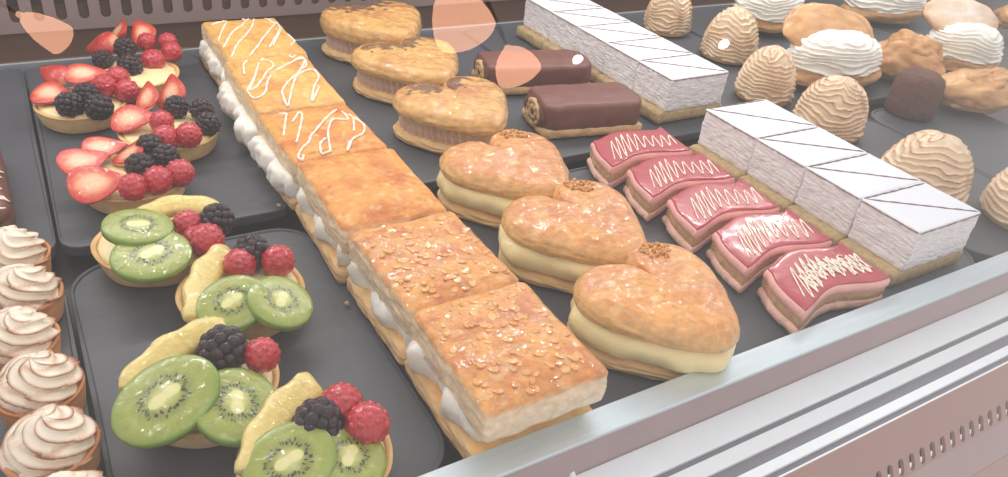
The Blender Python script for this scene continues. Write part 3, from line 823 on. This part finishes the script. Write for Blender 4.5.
def kiwi(parent, tart, px, py, z, r, rx, ry, rz, seed, sc=.9):
    """a round slice with pale core, seeds and rays; tilt by rx, ry"""
    nr, nu = 44, 180; V = []; F = []; cl = []; th_ = .0044
    G1, G2, G3, CO = lin(150, 160, 62), lin(136, 152, 56), lin(176, 182, 92), lin(226, 222, 160)
    sr = random.Random(seed); seeds = []
    for k in range(46):
        a = 2 * PI * (k + sr.uniform(-.3, .3)) / 46; seeds.append((a, sr.uniform(.34, .52), sr.uniform(.8, 1.2)))
    def colour(u, a):
        ray = .5 + .5 * math.sin(a * 46 + .8 * math.sin(a * 5 + seed)); n = noise.noise(Vector((math.cos(a) * 6, math.sin(a) * 6, u * 5 + seed)))
        ex = .22 + .11 * math.cos(2 * a)
        if u < ex: return mixc(CO, lin(206, 210, 120), (u / ex) ** 4 * .7 + .2 * n)
        c = mixc(G1, G3, .5 * ray * (1 if u < .72 else .3) + .3 * n); c = mixc(c, CO, max(0, (.36 - u) / .36) * .9)
        dk = math.exp(-((u - .44) / .13) ** 2); c = mixc(c, lin(96, 116, 40), dk * (.35 + .35 * ray))
        if u > .62: c = mixc(c, G2, (u - .62) / .38 * .8)
        if u > .95: c = mixc(c, lin(104, 150, 40), .5)
        for (sa, su, ss) in seeds:
            da = (a - sa + PI) % (2 * PI) - PI
            if (da * u / .022) ** 2 + ((u - su) / .045) ** 2 < ss: return lin(34, 28, 18)
        return c
    def ring(u, z):
        for i in range(nu):
            a = 2 * PI * i / nu; q = r * u * (1 + .02 * math.sin(a * 2 + seed))
            V.append((q * math.cos(a), q * math.sin(a) * sc, z)); cl.append(colour(u, a))
    nrw = 0
    for k in range(nr + 1):
        u = max(.02, k / nr); ring(u, th_ * (1 - .35 * u ** 8) + .0006 * math.exp(-((u - .1) / .2) ** 2)); nrw += 1
    ring(1.02, th_ * .2); nrw += 1
    ring(1.0, -th_ * .6); nrw += 1
    ring(.93, -th_); nrw += 1
    for j in range(nrw - 1):
        for i in range(nu):
            k = (i + 1) % nu; F.append((j * nu + i, (j + 1) * nu + i, (j + 1) * nu + k, j * nu + k))
    F.append(tuple(range(nu))); F.append(tuple((nrw - 1) * nu + i for i in reversed(range(nu))))
    loc = at(px, py, z) - Vector(tart)
    e = Matrix.Rotation(math.radians(ry), 3, 'Y') @ Matrix.Rotation(math.radians(rx), 3, 'X') @ Matrix.Rotation(math.radians(rz), 3, 'Z')
    return meshobj('kiwi_slice', V, F, 'kiwi', parent, cl, loc=loc, rot=e.to_euler())

def pineapple(parent, tart, px, py, z, rz, L=.066, W=.022, bend=80, tilt=25, seed=0):
    """a curved wedge of a pineapple ring lying on its edge; centre of the piece at the pixel"""
    R = L / math.radians(bend); nu, nv = 44, 14; V = []; F = []; cl = []
    for i in range(nu + 1):
        a = math.radians(bend) * (i / nu - .5)
        endt = min(1, min(i, nu - i) / 3.0)
        for j in range(nv + 1):
            pass
        cs = []
        hw = W / 2 * (.82 + .18 * endt); ht = .0055 * (.7 + .3 * endt)
        m = 20
        for k in range(m):
            b = 2 * PI * k / m; cx_ = abs(math.cos(b)) ** .6 * math.copysign(1, math.cos(b)) * hw; cz = abs(math.sin(b)) ** .6 * math.copysign(1, math.sin(b)) * ht
            rag = .0011 * math.sin(a * R / .0042 + seed) * max(0, cx_ / hw) ** 2
            rr = R + cx_ + rag
            n = noise.noise(Vector((a * 40, cx_ * 300, cz * 200 + seed)))
            cz += .0006 * n
            V.append((rr * math.sin(a), rr * math.cos(a) - R, cz))
            f = noise.noise(Vector((a * R * 500, cx_ * 60, seed))) * .5 + .5
            cl.append(mixc(mixc(lin(228, 206, 118), lin(214, 184, 90), f), lin(234, 220, 154), max(0, cx_ / hw) * .5))
    m = 20
    for i in range(nu):
        for k in range(m):
            q = (k + 1) % m; F.append((i * m + k, i * m + q, (i + 1) * m + q, (i + 1) * m + k))
    F.append(tuple(reversed(range(m)))); F.append(tuple(nu * m + k for k in range(m)))
    loc = at(px, py, z) - Vector(tart)
    e = Matrix.Rotation(math.radians(rz), 3, 'Z') @ Matrix.Rotation(math.radians(tilt), 3, 'X')
    return meshobj('pineapple_slice', V, F, 'pineapple', parent, cl, loc=loc, rot=e.to_euler())

def custard_disc(t, r, h, seed):
    O = [(r * math.cos(a), r * math.sin(a)) for a in np.linspace(0, 2 * PI, 72, endpoint=False)]
    V, F, _ = slab(O, [(.002, h - .006), (0, h - .003), (.0005, h + .0006), (.003, h + .0025)], topz_fn=lambda s: .004 * (1 - s * s), rings=10, disp=lambda x, y, z, k: (0, .0008 * fn(x, y, 0, 60, seed, 2)))
    meshobj('custard', V, F, 'custard', t)

def fruit_tart(name, x, y, r, label, group, seed, items):
    t = thing(name, label, 'fruit tart', (x, y, 0), group)
    tart_shell(t, r, .019, seed, .004); custard_disc(t, r - .0042, .0175, seed)
    T = (x, y, 0)
    for n, it in enumerate(items):
        k = it[0]; sd = seed * 3 + n * 1.37
        if k == 's': strawberry(t, T, *it[1:], seed=sd)
        elif k == 'r': berry(t, T, *it[1:], 'raspberry', sd)
        elif k == 'b': berry(t, T, *it[1:], 'blackberry', sd)
        elif k == 'k': kiwi(t, T, *it[1:], int(seed * 10 + n))
        elif k == 'p': pineapple(t, T, *it[1:], seed=sd)

gb = 'strawberry and berry tarts'; gk = 'kiwi and pineapple tarts'
ZB = .030
# strawberry: px,py,z,L,halfwidth,rz,rx,ry,cut
fruit_tart('berry_tart', .100, .971, .0475, 'farthest berry tart, strawberries at its back and red berries at its right', gb, 1,
    [('s', 118, 30, .040, .040, .014, 60, -35, -25, True), ('s', 142, 32, .038, .044, .015, 100, -30, -20, True), ('s', 103, 45, .034, .044, .016, 150, -30, 20, False),
     ('b', 103, 60, .028, .0105), ('b', 125, 48, .034, .0115), ('b', 130, 67, .029, .0125), ('r', 147, 42, .034, .011), ('r', 168, 42, .034, .011), ('r', 172, 52, .030, .012), ('r', 153, 61, .028, .0135)])
fruit_tart('berry_tart', .032, .902, .0465, 'berry tart at the upper left with a pale cut strawberry on top', gb, 2,
    [('s', 55, 75, .036, .038, .014, 130, -25, -10, False), ('s', 84, 73, .040, .046, .015, -10, 20, 0, True), ('s', 50, 93, .032, .044, .016, -40, 20, 0, True),
     ('b', 70, 105, .029, .0125), ('b', 86, 94, .034, .011), ('b', 99, 107, .029, .0125), ('r', 104, 86, .034, .0125), ('r', 118, 78, .033, .0125), ('r', 127, 91, .029, .0125)])
fruit_tart('berry_tart', .105, .805, .050, 'berry tart with tall strawberry wedge and black berries, closest to the puff slices', gb, 3,
    [('s', 147, 96, .040, .040, .013, 75, -30, -25, True), ('s', 171, 92, .042, .046, .017, 75, -35, -30, True), ('s', 131, 118, .034, .050, .016, -35, 30, -10, True),
     ('b', 176, 107, .034, .011), ('b', 202, 110, .033, .011), ('b', 208, 124, .030, .011), ('r', 162, 122, .034, .0115), ('r', 165, 138, .030, .0125), ('r', 189, 135, .031, .0125)])
fruit_tart('berry_tart', .056, .716, .049, 'berry tart with three fanned strawberries, just behind the first kiwi tart', gb, 4,
    [('s', 102, 147, .034, .040, .014, 0, 20, 0, True), ('s', 130, 152, .033, .042, .014, 55, -20, -10, True), ('s', 82, 161, .033, .046, .016, 20, 25, 0, True), ('s', 95, 183, .034, .050, .018, 0, 30, 0, True),
     ('b', 150, 146, .034, .0105), ('b', 166, 157, .032, .011), ('b', 140, 167, .033, .012), ('r', 133, 187, .030, .012), ('r', 158, 180, .031, .0125), ('r', 180, 173, .030, .0125)])
ZK = .033
# kiwi: px,py,z,r,rx,ry,rz
fruit_tart('kiwi_tart', .055, .598, .049, 'farthest kiwi tart, kiwi slices stacked in front of a pineapple arc', gk, 5,
    [('p', 175, 206, .036, -5, .075, .020, 100, 20), ('k', 138, 228, .042, .026, 6, 10, 0), ('k', 152, 256, .034, .030, 10, 6, 30),
     ('r', 188, 224, .034, .0115), ('r', 207, 240, .031, .0135), ('b', 217, 220, .034, .0125), ('r', 196, 238, .030, .010)])
fruit_tart('kiwi_tart', .1005, .503, .048, 'kiwi tart beside the puff slice row, two seeded kiwi halves side by side', gk, 6,
    [('p', 203, 279, .035, 62, .088, .022, 50, 30), ('k', 233, 304, .037, .026, 14, -8, 20), ('k', 280, 303, .034, .0265, 12, 18, 60),
     ('b', 252, 252, .036, .0125), ('r', 240, 264, .034, .012), ('r', 278, 261, .034, .0125)])
fruit_tart('kiwi_tart', .053, .413, .048, 'kiwi tart with a large glazed kiwi slice at its left, near the meringue tartlets', gk, 7,
    [('p', 172, 350, .037, 30, .080, .022, 50, 25), ('k', 167, 400, .037, .0325, 10, -14, 20), ('k', 236, 406, .032, .029, 10, 12, 80),
     ('b', 223, 350, .038, .0145), ('r', 262, 355, .036, .0115)])
fruit_tart('kiwi_tart', .098, .322, .047, 'nearest kiwi tart cut off by the bottom edge, long pineapple slice at its left', gk, 8,
    [('p', 275, 420, .036, 45, .080, .023, 45, 25), ('k', 290, 464, .037, .0275, 10, -8, 10), ('k', 348, 460, .032, .0255, 8, 14, 50),
     ('b', 318, 423, .038, .0135), ('r', 341, 405, .037, .0135), ('r', 367, 424, .036, .0135)])

# ------------------------------------------------------------------ chocolate pastry at the left edge
t = thing('chocolate_eclair', 'dark chocolate pastry with white drizzle, cut off by the left edge', 'pastry', (-.074, .745, 0), None, math.radians(92))
O = rrect(-.085, .085, -.028, .028, .026, 120)
V, F, _ = slab(O, [(.006, .0), (.001, .004), (-.001, .012), (0, .018), (.004, .020)], rings=3); meshobj('pastry_base', V, F, 'choccake', t)
V, F, _ = slab(O, [(.002, .018), (-.001, .021), (.001, .027), (.006, .032), (.013, .035)], topz_fn=lambda s: .002 * (1 - s), rings=6, disp=lambda x, y, z, k: (.001 * fn(x, y, z, 60, 3, 2), 0)); meshobj('chocolate_glaze', V, F, 'choc', t)
P = catmull([(-.075 + .15 * k / 22, (.020 if k % 2 else -.024) + .003 * math.sin(k * 2.3)) for k in range(23)], False, 6)
dz = drape(V, F); V, F = tube([[(x, y, dz(x, y, .03) + .0008) for x, y in P]], .0012); meshobj('icing_zigzag', V, F, 'icing', t)

# ------------------------------------------------------------------ cream puffs
CH1, CH2, CH3 = lin(216, 166, 108), lin(184, 124, 70), lin(234, 204, 156)
def choux(name, parent, rx, ry, h, seed, loc, rot=(0, 0, 0), cup=False, lump=.14, white=0.0):
    sv, sf = sphere_mesh(64, 36); V = []; cl = []
    for v in sv:
        n = fn(v.x, v.y, v.z, 1.4, seed, 3); k = 1 + lump * n
        z = v.z * h / 2
        if z < 0: z *= .55
        V.append((v.x * rx * k, v.y * ry * k, z * k))
        m = fn(v.x, v.y, v.z, 2.6, seed + 4, 4) * .5 + .5
        c = mixc(CH1, CH2, (m - .3) * 1.6); c = mixc(c, CH3, max(0, -v.z) * .6)
        if white: c = mixc(c, lin(240, 232, 222), white * max(0, v.z) * (m + .3))
        cl.append(c)
    return meshobj(name, V, sf, 'choux', parent, cl, loc=loc, rot=rot)
def puff(px, py, label, seed, rx=.085, ry=.05, rz=-12, lid_tilt=(-18, 0, 0), lid_up=.058, white=0., cream=True, cr=(.95, .95), zc=.034):
    b = at(px, py, .012)
    t = thing('cream_puff', label, 'pastry', (b.x, b.y, 0), 'choux cream puffs', math.radians(rz))
    choux('choux_base', t, rx, ry, .062, seed, (0, 0, .0185))
    if cream:
        ridged('whipped_cream', t, ry * cr[0], .052, .030, 7.5, .006, seed, 'hive', 'cream', toast=0, white=(1, 1, 1), sc=(rx / ry * 1.0, 1.05), pw=.36, nu=140, nv=80)
    choux('choux_lid', t, rx * .98, ry * .95, .034, seed + 8, (0, ry * .62, lid_up), [math.radians(a) for a in lid_tilt], white=white)
    return t
puff(828, 76, 'cream puff with raised choux lid over wide white cream, behind the domes', 1, .086, .050, -10, (34, 0, 0), .076)
puff(955, 64, 'cream puff dusted with sugar on its lid, upper right, white cream showing', 2, .070, .048, -22, (34, 0, 0), .080, white=.8)
puff(765, 24, 'cream puff behind the raised lid puff, beside the second meringue dome', 3, .070, .045, -15, (30, 0, 0), .074)
puff(880, 15, 'rear cream puff at the top edge with bright ridged cream', 4, .090, .05, -15, (30, 0, 0), .074)
def bun(px, py, z, label, seed, rx, ry, h, rz, white=0):
    b = at(px, py, z); t = thing('choux_bun', label, 'pastry', (b.x, b.y, 0), 'plain choux buns', math.radians(rz))
    choux('choux_shell', t, rx, ry, h, seed, (0, 0, h * .275), lump=.22, white=white)
    choux('choux_crest', t, rx * .6, ry * .55, h * .7, seed + 2, (.01, -.006, h * .55), lump=.35, white=white)
bun(900, 66, .02, 'choux bun between the raised lid puff and the sugared puff', 5, .062, .046, .085, -50)
bun(975, 98, .015, 'nearest choux bun at right, with folded shiny crust', 6, .075, .045, .070, -12)
bun(1020, 20, .02, 'choux bun cut off at the top right edge', 8, .06, .045, .07, 0)
b = at(908, 112, 0)  # solid brown round body added in place of a dark reflection
t = thing('reflection_body', 'dark brown round body put in for a reflection, between the domes and the choux buns', 'cake', (b.x, b.y, 0))
V, F, _ = slab([(.034 * math.cos(a), .034 * math.sin(a)) for a in np.linspace(0, 2 * PI, 90, endpoint=False)], [(.003, 0), (0, .002), (0, .015), (.0, .03), (.001, .048), (.004, .055), (.010, .060)], topz_fn=lambda s: .004 * (1 - s * s), rings=10, disp=lambda x, y, z, k: (.0012 * fn(x, y, z, 90, 3, 3), .0008 * fn(x, y, z, 90, 5, 3)))
meshobj('brown_body', V, F, 'choccake', t)

# crumbs on the slate
for (a, b_, lb) in ((347, 303, 'orange pastry crumb on the slate beside the puff slices'), (279, 205, 'pale crumb on the slate left of the cream filling')):
    p = at(a, b_, .001); bm = bmesh.new(); bmesh.ops.create_icosphere(bm, subdivisions=2, radius=.0022)
    for v in bm.verts: v.co *= 1 + .3 * noise.noise(v.co * 700)
    for v in bm.verts: v.co.z = v.co.z * .7 + .0012
    bmesh.ops.translate(bm, vec=(0, 0, 0), verts=bm.verts)
    o = bmobj('pastry_crumb', bm, 'sponge', None, True); o.location = p; o.location.z = -.0008 + .0004; tag(o, lb, 'crumb')

# ------------------------------------------------------------------ lamps of the shop, seen mirrored in the glass
def mirror_pt(px, py, D):
    v = Vector((px - 504, py - 238.5, FPX)); d = Vector((RX.dot(v), RY.dot(v), RZ.dot(v))).normalized()
    c0 = Vector((0, 0, H)); t = (g0 - c0).dot(gn) / d.dot(gn); hit = c0 + d * t; r = d - 2 * d.dot(gn) * gn
    return hit + r * D
COPPER = emit_mat('lit copper shade', (1, .50, .32), 11)
BULB = emit_mat('lit bulb', (1, .95, .9), 22.0)
def pendant(px, py, D, r, h, label, tilt=0):
    p = mirror_pt(px, py, D); t = thing('pendant_lamp', label, 'lamp', p, 'copper pendant lamps'); t.rotation_euler = (0, tilt, 0)
    prof = [(.16, .62), (.20, .52), (.42, .42), (.68, .22), (.88, -.05), (.98, -.32), (1.0, -.5), (.9, -.54), (.5, -.58), (.05, -.6)]
    nu = 48; V = []; F = []
    for a, z in prof:
        for i in range(nu): V.append((a * r * math.cos(2 * PI * i / nu), a * r * math.sin(2 * PI * i / nu), z * h))
    for j in range(len(prof) - 1):
        for i in range(nu): k = (i + 1) % nu; F.append((j * nu + i, j * nu + k, (j + 1) * nu + k, (j + 1) * nu + i))
    F.append(tuple(range(nu))[::-1])
    F.append(tuple((len(prof) - 1) * nu + i for i in range(nu)))
    meshobj('lamp_shade', V, F, COPPER, t)
    V, F = tube([[(0, 0, h * .6), (0, 0, h * 1.2), (0, 0, h * 6)]], .006, 8); meshobj('cord', V, F, 'dark', t)
    return t
def spot(px, py, D, r, label):
    p = mirror_pt(px, py, D); t = thing('spot_lamp', label, 'lamp', p, 'small white spot lamps')
    sv, sf = sphere_mesh(24, 16)
    meshobj('bulb', [(v.x * r, v.y * r, v.z * r * (.9 if v.z > 0 else .5)) for v in sv], sf, BULB, t)
    V, F = tube([[(0, 0, r * .85), (0, 0, r * 2)], ], r * .3, 10); meshobj('lamp_holder', V, F, 'dark', t)
pendant(457, 12, 1.55, .074, .125, 'larger copper pendant lamp mirrored at the top of the glass')
pendant(514, 62, 1.95, .068, .088, 'smaller copper pendant lamp mirrored over the chocolate roll')
pendant(42, 28, 1.7, .036, .095, 'copper pendant lamp mirrored at the far left by the slotted panel', -.75)
spot(578, 60, 2.0, .017, 'white spot lamp mirrored beside the chocolate roll')
spot(724, 45, 2.0, .017, 'white spot lamp mirrored on the second meringue dome')

# ------------------------------------------------------------------ light
W = bpy.data.worlds.new('world'); bpy.context.scene.world = W; W.use_nodes = True
bg = W.node_tree.nodes['Background']; bg.inputs[0].default_value = (1.0, .945, .915, 1); bg.inputs[1].default_value = .95
def area(name, loc, size, power, col, target):
    l = bpy.data.lights.new(name, 'AREA'); l.shape = 'RECTANGLE'; l.size, l.size_y = size; l.energy = power; l.color = col
    o = bpy.data.objects.new(name, l); C.objects.link(o); o.location = loc
    o.rotation_euler = (Vector(target) - Vector(loc)).to_track_quat('-Z', 'Y').to_euler()
    return o
area('case_light', (.6, 1.02, .60), (2.2, .006), 8.0, (1, .97, .93), (.6, .55, 0))
area('ceiling_light', (.3, .1, 1.6), (1.2, .5), 4.4, (1, .97, .94), (.5, .6, 0))
area('window_light', (1.8, .2, 1.3), (.9, .6), 5, (.82, .91, 1), (.6, .6, 0))
s = bpy.context.scene
s.view_settings.view_transform = 'Standard'; s.view_settings.look = 'None'; s.view_settings.gamma = 1; s.view_settings.exposure = -0.16
s.view_settings.use_curve_mapping = False
